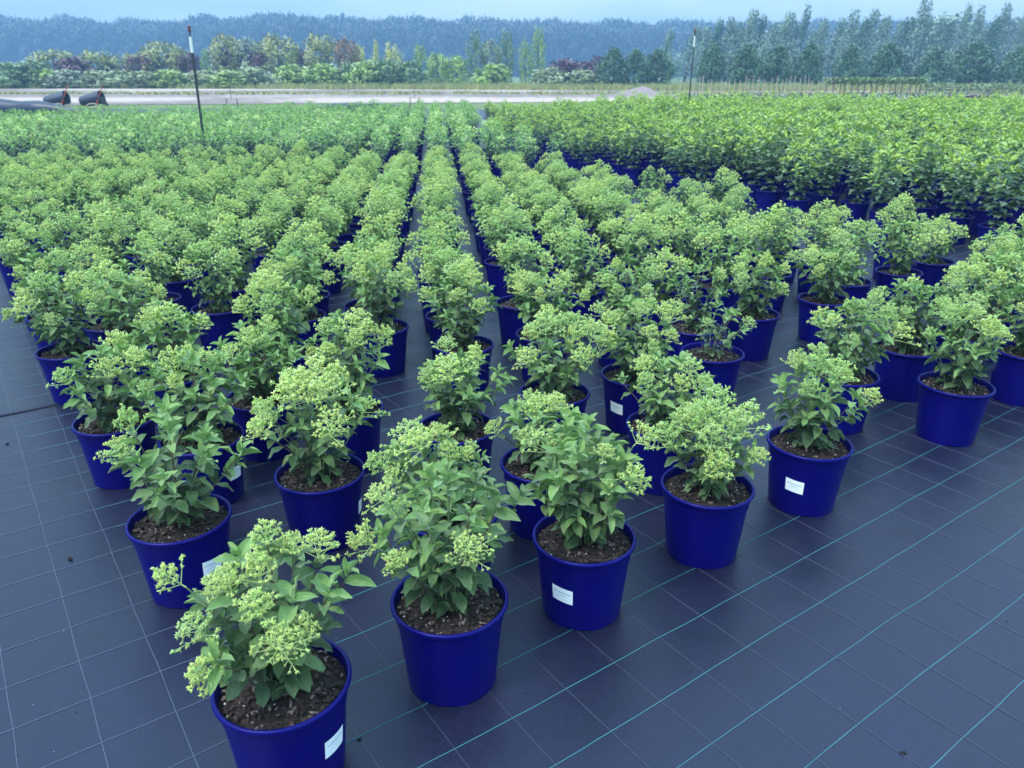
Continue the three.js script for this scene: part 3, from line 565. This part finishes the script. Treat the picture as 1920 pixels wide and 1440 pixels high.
// ------------------------------------------------------------------ tubs, rolled mat, mound beyond the pots
{
  const tubMat = new THREE.MeshPhysicalMaterial({ color: rgb(0.03, 0.04, 0.075), roughness: 0.4 }), red = new THREE.MeshStandardMaterial({ color: rgb(0.5, 0.1, 0.07), roughness: 0.6 }), tan = new THREE.MeshStandardMaterial({ color: rgb(0.5, 0.42, 0.38), roughness: 0.7 }), inner = new THREE.MeshStandardMaterial({ color: rgb(0.02, 0.022, 0.03), roughness: 0.8 });
  const bodyGeo = (() => { // open half barrel, lying on its side
    const g = new THREE.LatheGeometry([[0.02, -0.62], [0.3, -0.62], [0.36, -0.55], [0.4, 0], [0.43, 0.55], [0.46, 0.6], [0.44, 0.63], [0.4, 0.6], [0.36, 0], [0.3, -0.5], [0.02, -0.52]].map((p) => new THREE.Vector2(p[0], p[1])), 24); g.rotateZ(-Math.PI / 2); g.scale(1, 0.85, 1); return g; })();
  const tub = (x, z, turn, tilt, label, panel) => {
    const o = base('tipped_tub', x, 0, z, turn); o.scale.setScalar(0.8); const body = part('tub_body', bodyGeo, tubMat, o); body.position.y = 0.47; body.rotation.z = tilt;
    const hb = new Builder(); hb.tube([V(0.35, 0.12, 0.36), V(0.6, 0.6, 0.4), V(0.98, 1.3, 0.4)], [0.035, 0.03, 0.025], 7); part('handle', hb.build(), red, o);
    const fr = new Builder(); fr.tube([V(-0.35, 0.03, 0.42), V(0.0, 0.24, 0.44), V(0.35, 0.26, 0.44), V(0.5, 0.04, 0.42)], [0.03, 0.035, 0.035, 0.03], 7); part('frame_bar', fr.build(), tan, o);
    if (panel) { const g = new THREE.BoxGeometry(0.04, 0.55, 0.62); const q = part('end_panel', g, inner, o); q.position.set(0.72, 0.36, 0.1); q.rotation.z = 0.35; }
    tag(o, label, 'tub');
  };
  tub(-21.3, -38.5, 0.1, 0.2, 'left one of two dark tubs tipped on their side by the track at far left', false);
  tub(-19.75, -38.7, 0.05, 0.22, 'right one of two dark tubs by the track at far left, with an end panel', true);
  // slack roll of mat lying on the ground
  const roll = (pts, rad, label) => { const b = new Builder(), n = pts.length; const dense = new THREE.CatmullRomCurve3(pts.map((p) => V(...p))).getPoints(40); b.tube(dense, dense.map((p, k) => rad * (0.8 + 0.5 * Math.abs(noise.noise(k * 0.23, 3, rad * 9))) * Math.sin(Math.PI * Math.min(1, Math.max(0.06, k / 40 * 8), Math.max(0.06, (40 - k) / 40 * 4)) / 2)), 12); const g = b.build(), P = g.attributes.position; for (let k = 0; k < P.count; k++) P.setY(k, Math.max(0, P.getY(k) + 0.06 * noise.noise(P.getX(k) * 1.4, P.getY(k) * 3, P.getZ(k)))); g.computeVertexNormals(); tag(solo('rolled_mat', g, tubMat), label, 'rolled mat'); };
  roll([[-25.5, 0.16, -34.2], [-23, 0.2, -34], [-20.5, 0.17, -33.6], [-17.2, 0.1, -33.1]], 0.36, 'long slack roll of dark mat lying before the two tubs at the far left');
  roll([[-8.6, 0.08, -36.5], [-6.8, 0.12, -36.8], [-4.9, 0.06, -37.2]], 0.17, 'short roll of dark mat on the ground at the end of the pale aisles');
  const mg = new THREE.PlaneGeometry(7, 4.4, 60, 40); mg.rotateX(-Math.PI / 2); const P = mg.attributes.position;
  for (let k = 0; k < P.count; k++) { const x = P.getX(k), z = P.getZ(k), e = Math.hypot((x - 0.6) / (x > 0.6 ? 1.9 : 3.0), z / 2); P.setY(k, 1.02 * Math.pow(Math.max(0, 1 - e), 0.8) + 0.09 * fbm(x * 1.7, z * 1.7, 2, 4) * (e < 1 ? 1 : 0) - (e >= 1 ? 0.05 : 0)); }
  mg.computeVertexNormals(); const t = tiled(71, 30), t2 = tiled(72, 90); const mt = dataTex(256, 256, (u, v) => { const q = 0.6 * t(u, v) + 0.4 * t2(u, v); return [0.48 + 0.2 * q, 0.42 + 0.18 * q, 0.42 + 0.18 * q]; }, true, 2);
  const mound = solo('gravel_mound', mg, new THREE.MeshStandardMaterial({ map: mt, roughness: 0.95 })); mound.scale.set(0.74, 0.62, 0.74); mound.position.set(9.4, 0.01, -62); tag(mound, 'low heap of pinkish gravel on the track right of the centre', 'gravel heap');
}

// ------------------------------------------------------------------ trees and shrubs beyond the track
const bark = new THREE.MeshStandardMaterial({ color: rgb(0.07, 0.055, 0.045), roughness: 0.95 });
const crownMats = {};
const crownMat = (key, c) => crownMats[key] ??= new THREE.MeshPhysicalMaterial({ color: rgb(...c), vertexColors: true, roughness: 0.95, transmission: 0.25, thickness: 0 });
const COL = { olive: [0.36, 0.38, 0.15], green: [0.21, 0.32, 0.13], bright: [0.36, 0.5, 0.12], yellow: [0.7, 0.7, 0.2], purple: [0.13, 0.045, 0.085], dark: [0.085, 0.19, 0.085], grey: [0.3, 0.36, 0.23], red: [0.32, 0.2, 0.13], willow: [0.25, 0.35, 0.25], weeds: [0.36, 0.42, 0.22] };
// shape: [height, radius, bottom of crown, profile]; profile tells how wide the crown is at each height
const PROFILE = {
  round: (t) => Math.sqrt(Math.max(0, 1 - Math.pow(2 * t - 0.9, 2) / 1.25)), drop: (t) => Math.pow(Math.sin(Math.PI * Math.min(1, 0.14 + 0.86 * t)), 0.7) * (1.12 - 0.5 * t), column: (t) => 0.55 + 0.45 * Math.sin(Math.PI * Math.min(1, t * 1.02)) * (1 - t * 0.3), spire: (t) => Math.pow(1 - t, 0.75) * (0.6 + 0.4 * Math.sin(t * 5)), bush: (t) => Math.sqrt(Math.max(0, 1 - t * t)),
};
function crown(seed, n, profile, leaf, lean = 0, clumps = 26) {
  const r = mulberry(seed), wood = new Builder(), b = new Builder(), P = PROFILE[profile], cs = [];
  const bend = (p) => { p.x += lean * p.y * p.y; return p; };
  wood.tube([V(0, -0.02, 0), bend(V(0.01, 0.25, 0)), bend(V(-0.01, 0.55, 0.01)), bend(V(0, 0.9, 0))], [0.028, 0.022, 0.014, 0.004], 6);
  for (let k = 0; k < clumps; k++) { const t = (k + r()) / clumps, az = k * 2.4 + r(), rad = P(t) * (0.45 + 0.5 * r()); const c = bend(V(Math.cos(az) * rad * 0.5, 0.12 + 0.86 * t, Math.sin(az) * rad * 0.5)); cs.push([c, 0.1 + 0.1 * r() * P(t), 0.75 + 0.5 * r()]); if (k % 2) wood.tube([bend(V(0, Math.max(0.08, c.y - 0.16), 0)), c], [0.009, 0.002], 4); }
  for (let k = 0; k < n; k++) {
    const [c, s, tone] = pick(cs, r), v = V(r() - 0.5, (r() - 0.5) * 0.9, r() - 0.5).normalize().multiplyScalar(s * Math.pow(r(), 0.4)), p = c.clone().add(v), d = v.clone().normalize().add(V((r() - 0.5) * 1.2, (r() - 0.3) * 0.9, (r() - 0.5) * 1.2)).normalize(), w = tone * (0.75 + 0.5 * r());
    addLeafLow(b, p, d, v.clone().normalize().multiplyScalar(0.7).add(V((c.x + v.x) * 1.1 + (r() - 0.5) * 0.4, 0.55, (c.z + v.z) * 1.1 + (r() - 0.5) * 0.4)).normalize(), leaf * (0.7 + 0.6 * r()), leaf * (0.5 + 0.3 * r()), [w, w, w * (0.9 + 0.2 * r())]);
  }
  return { wood: wood.build(), leaves: b.build(true) };
}
const K = {}; for (const [key, ...a] of [['round', 1, 2000, 'round', 0.075, 0, 30], ['round2', 2, 2000, 'round', 0.075, 0, 24], ['drop', 3, 3400, 'drop', 0.06, 0, 40], ['drop2', 13, 3400, 'drop', 0.06, 0, 34], ['column', 4, 1500, 'column', 0.06, 0, 26], ['column2', 14, 1400, 'column', 0.065, 0, 20], ['spire', 5, 1300, 'spire', 0.05, 0.16, 26], ['spire2', 6, 1150, 'spire', 0.05, 0.24, 20], ['spire3', 7, 1350, 'spire', 0.045, 0.1, 30], ['bush', 8, 1700, 'bush', 0.1, 0, 26], ['bush2', 9, 1600, 'bush', 0.1, 0, 20]]) K[key] = crown(500 + a[0], ...a.slice(1));
const AZ = (u, D) => (u - 960) / 1450 * D * 0.928, YV = (v, D) => 1.5 + (138 - v) / 1684 * D;
function tree(name, kind, col, x, D, h, w, label, category, group, seed) {
  const r = mulberry(seed), o = base(name, x, 0, -D, r() * 6.28 * (kind.startsWith('spire') ? 0.06 : 1));
  const k = K[kind]; const trunk = part('trunk', k.wood, bark, o), cr = part('crown', k.leaves, crownMat(col, COL[col]), o);
  for (const m of [trunk, cr]) m.scale.set(w, h, w * 0.9);
  tag(o, label, category, group);
}
{
  const r = mulberry(600); let s = 700;
  const add = (name, kind, col, u, D, top, wpx, label, cat, group) => tree(name, kind, col, AZ(u, D), D + (r() - 0.5) * 3, YV(top, D), wpx * 1.4 / 1450 * D * 0.93, label, cat, group, s++);
  // young nursery trees and shrubs, left to right
  const MID = [
    ['round', 'olive', 112, 98, 62, 'olive green bushy tree above the weeds at the far left'], ['bush', 'purple', 140, 112, 62, 'low purple leaved bush under the olive trees at the far left'], ['round2', 'olive', 195, 100, 58, 'round olive tree between two purple bushes at the left'], ['column', 'purple', 214, 112, 22, 'narrow purple shrub beside the round olive tree at the left'], ['round', 'olive', 237, 104, 40, 'small olive tree left of the large purple bush'], ['round2', 'purple', 283, 103, 56, 'large purple leaved bush left of the irrigation post'], ['round', 'olive', 305, 84, 62, 'taller olive tree behind the large purple bush'], ['round2', 'olive', 340, 96, 44, 'olive tree cut by the irrigation post'], ['round', 'purple', 364, 104, 34, 'purple bush just right of the irrigation post'], ['column', 'bright', 394, 96, 18, 'narrow pale green upright tree right of the irrigation post'],
    ['round', 'olive', 425, 72, 44, 'olive topped tree above two purple bushes'], ['round2', 'purple', 424, 94, 40, 'purple bush under the olive topped tree'], ['round', 'grey', 462, 78, 54, 'greyish olive tree in the row left of the centre'], ['round2', 'purple', 466, 96, 34, 'purple bush under the greyish olive tree'], ['round', 'olive', 520, 72, 66, 'large olive tree with a broad crown left of the centre'], ['round2', 'purple', 492, 104, 26, 'purple shrub at the foot of the large olive tree'], ['column2', 'bright', 552, 90, 28, 'bright green upright tree beside a purple shrub'], ['column', 'purple', 566, 96, 24, 'purple shrub between the bright tree and a large olive tree'], ['round2', 'olive', 602, 71, 58, 'large olive tree with reddish shoots, right of a purple shrub'], ['round', 'red', 655, 79, 34, 'reddish brown crowned tree next to the pale yellow ones'],
    ['column', 'yellow', 664, 96, 20, 'short pale yellow upright tree, first of the yellow ones'], ['column2', 'yellow', 676, 88, 22, 'pale yellow upright tree, second of the yellow ones'], ['spire3', 'yellow', 706, 80, 26, 'pale yellow pointed tree, third of the yellow ones'], ['column', 'yellow', 738, 87, 34, 'brightest yellow tree, rightmost of the yellow ones'], ['column2', 'bright', 788, 86, 24, 'yellow green upright tree right of the yellow ones'], ['round', 'bright', 820, 104, 40, 'low bright green tree left of two green columns'], ['bush', 'green', 768, 118, 50, 'low green bush under the yellow green upright tree'], ['round2', 'bright', 856, 108, 44, 'bright green rounded tree between upright ones'], ['column', 'green', 893, 66, 28, 'tall green column tree near the centre, left of two'], ['round', 'grey', 922, 82, 32, 'grey green tree between the two tall green columns'], ['column2', 'green', 950, 64, 30, 'tall green column tree near the centre, right of two'], ['bush2', 'bright', 925, 122, 60, 'bright bush at the foot of the tall green columns'],
    ['column', 'bright', 985, 80, 22, 'slim light green tree just right of the tall green columns'], ['column2', 'bright', 1009, 58, 26, 'tallest light green tree right of the centre'], ['bush', 'purple', 1062, 115, 66, 'long low purple shrub right of the centre'], ['bush2', 'purple', 1098, 118, 40, 'dark purple shrub in the middle of the purple group'], ['round', 'purple', 1116, 108, 22, 'red purple shrub next to the first round dark tree'], ['bush', 'weeds', 1035, 129, 70, 'low green bush before the left purple shrub'], ['bush2', 'weeds', 1092, 132, 56, 'low green bush before the right purple shrubs'],
    ['bush', 'bright', 540, 124, 60, 'low light green bush under the large olive tree'], ['bush2', 'bright', 610, 122, 64, 'low light green bush right of the large olive tree'], ['bush', 'bright', 690, 118, 60, 'light green bush at the foot of the yellow trees'], ['bush2', 'green', 730, 116, 56, 'green bush under the brightest yellow tree'], ['bush', 'weeds', 480, 128, 70, 'weedy bush left of the large olive tree'], ['bush2', 'green', 650, 120, 50, 'green bush under the reddish brown tree'],
  ];
  for (const [kind, col, u, top, w, label] of MID) add(kind.startsWith('bush') ? 'shrub' : 'young_tree', kind, col, u, col === 'weeds' ? 94 : kind.startsWith('bush') ? 97 : 102, top, w * 0.98, label, kind.startsWith('bush') ? 'shrub' : 'tree', 'mixed nursery trees beyond the track');
  // weeds and shrubs nearer the track at the left
  [[20, 117, 70, 'green', 'dense green shrub at the left frame edge'], [55, 114, 60, 'green', 'dense green shrub second from the left frame edge'], [85, 128, 46, 'bright', 'lighter green shrub right of the dense green ones'], [125, 130, 60, 'grey', 'greyish weedy shrub below the first olive tree'], [170, 131, 60, 'weeds', 'weedy shrub below the round olive tree'], [220, 131, 64, 'weeds', 'weedy shrub left of the large purple bush'], [270, 132, 64, 'weeds', 'weedy shrub below the large purple bush'], [320, 130, 60, 'bright', 'weedy shrub left of the irrigation post'], [380, 130, 66, 'weeds', 'weedy shrub right of the irrigation post'], [435, 131, 66, 'bright', 'weedy shrub below the olive topped tree']].forEach(([u, top, w, col, label], k) => add('shrub', k % 2 ? 'bush' : 'bush2', col, u, 92, top + 3, w * 1.0, label, 'shrub', 'weedy shrubs along the track at the left'));
  // round clipped trees
  const order = ['first', 'second', 'third', 'fourth', 'fifth', 'sixth', 'seventh', 'eighth', 'ninth', 'tenth', 'eleventh', 'twelfth'];
  [[1148, 95, 46], [1190, 97, 41], [1235, 96, 49], [1338, 84, 37], [1395, 88, 50], [1455, 90, 48], [1515, 86, 48], [1590, 88, 44], [1663, 86, 56], [1745, 94, 56], [1822, 84, 62], [1893, 94, 56]].forEach(([u, top, w], k) => add('round_tree', k % 2 ? 'drop' : 'drop2', 'dark', u, 93, top, w * 1.15, `dark green round headed tree on a short trunk, ${order[k]} from the left in its row`, 'tree', 'round dark trees beyond the track'));
  for (let k = 0; k < 14; k++) add('hazy_tree', ['spire2', 'spire3', 'round', 'spire'][k % 4], 'willow', 1285 + k * 46 + 30 * r(), 172, 44 + 22 * r() - 8 * smooth(1300, 1800, 1285 + k * 46), 70 + 40 * r(), `hazy tree behind the wind bent row, ${ORD(k + 1)} from the left of its line`, 'tree', 'hazy trees behind the wind bent row');
  // tall wind bent trees
  [[1250, 66], [1292, 58], [1318, 62], [1340, 48], [1358, 42], [1378, 52], [1398, 31], [1420, 38], [1440, 52], [1463, 36], [1482, 50], [1506, 22], [1530, 46], [1560, 44], [1590, 30], [1606, 46], [1622, 28], [1650, 40], [1668, 50], [1682, 42], [1713, 6], [1728, 40], [1747, 44], [1766, 50], [1787, 24], [1806, 40], [1826, 22], [1842, 44], [1862, 18], [1880, 42], [1894, 38], [1916, 38], [1936, 30]].forEach(([u, top], k) => add('bent_tree', ['spire', 'spire2', 'spire3'][k % 3], k % 4 === 3 ? 'dark' : 'willow', u - 8, 150, top - 4, 40 + 38 * r(), top === 6 ? 'tallest of the wind bent trees, rising above all others at the right' : `thin wind bent tree, ${ORD(k + 1)} from the left in the long row at the right`, 'tree', top === 6 ? undefined : 'wind bent trees at the right'));
}
{ // far forest: one mass
  const geo = (() => { const c = crown(590, 2600, 'round', 0.055, 0, 34); const b = new Builder(); b.geo(c.wood, null, [0.4, 0.35, 0.3]); const g1 = c.leaves, bb = b.build(true); return mergeGeometries([bb, g1]); })();
  const r = mulberry(610), list = [];
  for (let row = 0; row < 5; row++) for (let k = 0; k < 190; k++) {
    const u = -160 + k * 12 + r() * 8, D = 420 + row * 12 + r() * 9, prof = 44 - 7 * Math.exp(-Math.pow((u - 545) / 90, 2)) + 6 * smooth(640, 1300, u) + 4 * Math.exp(-Math.pow((u - 260) / 70, 2)), top = prof + 7 * (r() - 0.5) + 4 * Math.sin(u * 0.05 + row);
    list.push([AZ(u, D), D, YV(top, D) * (0.86 + 0.035 * row), 12 + 9 * r(), r() * 6.28]);
  }
  const im = new THREE.InstancedMesh(geo, crownMat('forest', [0.05, 0.09, 0.06]), list.length), q = new THREE.Quaternion();
  list.forEach(([x, D, h, w, t], k) => im.setMatrixAt(k, new THREE.Matrix4().compose(V(x, 0, -D), q.setFromAxisAngle(UP, t), V(w, h, w))));
  im.name = 'far_forest'; tag(im, 'dark blue green forest filling the horizon', null, null, 'stuff'); scene.add(im);
}
{ // long grass between track and shrubs
  const r = mulberry(620), b = new Builder();
  for (let k = 0; k < 9; k++) { const a = r() * 6.28, x = (r() - 0.5) * 0.5, z = (r() - 0.5) * 0.5, h = 0.5 + 0.5 * r(), l = V(Math.cos(a) * 0.2, h, Math.sin(a) * 0.2), w = 0.03; b.flat(V(x - w, 0, z), V(x + w, 0, z), V(x + l.x, h, z + l.z), [0.8 + 0.4 * r(), 0.8 + 0.4 * r(), 0.8]); }
  const geo = b.build(true), N = 10500, im = new THREE.InstancedMesh(geo, new THREE.MeshStandardMaterial({ color: rgb(0.29, 0.32, 0.2), vertexColors: true, roughness: 1 }), N), q = new THREE.Quaternion(), c = new THREE.Color();
  for (let k = 0; k < N; k++) { const x = -90 + 190 * r(), far = lerp(97, 82, smooth(-60, 40, x)), z = k < 9000 ? -far - 16 * r() + 6 : -64 - 5 * r() - 3 * noise.noise(x * 0.1, 3, 1); const s = (0.45 + 0.5 * r()) * (k < 9000 ? 1 : 0.4); im.setMatrixAt(k, new THREE.Matrix4().compose(V(x, 0, z), q.setFromAxisAngle(UP, r() * 6.28), V(1.4, s, 1.4))); const g = r(); im.setColorAt(k, c.setRGB(0.85 + 0.5 * g, 0.9 + 0.2 * g, 0.8)); }
  im.name = 'long_grass'; tag(im, 'brownish long grass between the gravel track and the nursery trees', null, null, 'stuff'); scene.add(im);
}
{ // clipped hedge on bare stems, canes, low rows at the right
  const hb = new Builder(), r = mulberry(630), leafM = crownMat('hedge', [0.15, 0.24, 0.07]);
  const o = base('raised_hedge', AZ(1645, 60), 0, -60);
  for (let k = 0; k < 1800; k++) { const x = (r() - 0.5) * 7.4, y = 0.78 + 0.4 * r(), z = (r() - 0.5) * 0.9, w = 0.7 + 0.6 * r(); addLeafLow(hb, V(x, y, z), V(r() - 0.5, r() - 0.2, r() - 0.5).normalize(), V(r() - 0.5, 1, r() - 0.5).normalize(), 0.2, 0.14, [w, w, w]); }
  part('hedge_top', hb.build(true), leafM, o);
  for (let k = 0; k < 16; k++) { const g = new THREE.CylinderGeometry(0.05, 0.06, 0.85, 7); g.translate(-3.5 + k * 0.46 + 0.1 * (r() - 0.5), 0.42, (r() - 0.5) * 0.4); part('trunk', g, new THREE.MeshStandardMaterial({ color: rgb(0.32, 0.24, 0.2), roughness: 0.9 }), o); }
  tag(o, 'clipped flat topped hedge on bare stems before the round trees at the right', 'hedge');
  const cane = new THREE.CylinderGeometry(0.022, 0.026, 1, 6); cane.translate(0, 0.5, 0); const cm = new THREE.MeshStandardMaterial({ color: rgb(0.5, 0.4, 0.33), roughness: 0.8 });
  for (let k = 0; k < 34; k++) { const u = 1275 + k * 8.6 + r() * 5, D = 60 + r() * 8, q = solo('bamboo_cane', cane, cm); q.position.set(AZ(u, D), 0, -D); q.scale.y = 0.9 + 0.5 * r(); q.rotation.z = (r() - 0.5) * 0.06; tag(q, `pale thin cane, ${ORD(k + 1)} from the left, standing beyond the pots left of the clipped hedge`, 'cane', 'canes left of the clipped hedge'); }
  const row = (name, u0, u1, D, h, col, label, cat) => { const b = new Builder(), x0 = AZ(u0, D), x1 = AZ(u1, D); for (let k = 0; k < 1500; k++) { const x = lerp(x0, x1, r()), y = h * Math.pow(r(), 0.7) * (0.8 + 0.4 * Math.abs(noise.noise(x * 0.9, 1, D))), w = 0.7 + 0.6 * r(); addLeafLow(b, V(x, y, -D + (r() - 0.5) * 1.4), V(r() - 0.5, r() - 0.1, r() - 0.5).normalize(), V(r() - 0.5, 1, r() - 0.5).normalize(), 0.19, 0.14, [w, w, w]); } const g = b.build(true); tag(solo(name, g, crownMat(label, col)), label, cat, null, 'stuff'); };
  row('shrub_row', 1735, 2000, 57, 0.95, [0.12, 0.2, 0.08], 'low green rows of young shrubs at the far right edge', null);
  row('shrub_row', 1745, 1880, 46, 0.3, [0.09, 0.03, 0.05], 'low purple row of young plants at the far right', null);
  row('shrub_row', 1290, 1760, 47, 0.42, [0.14, 0.2, 0.1], 'low green nursery plants between the tall block and the canes', null);
}

camera.updateMatrixWorld(true);
renderer.render(scene, camera);
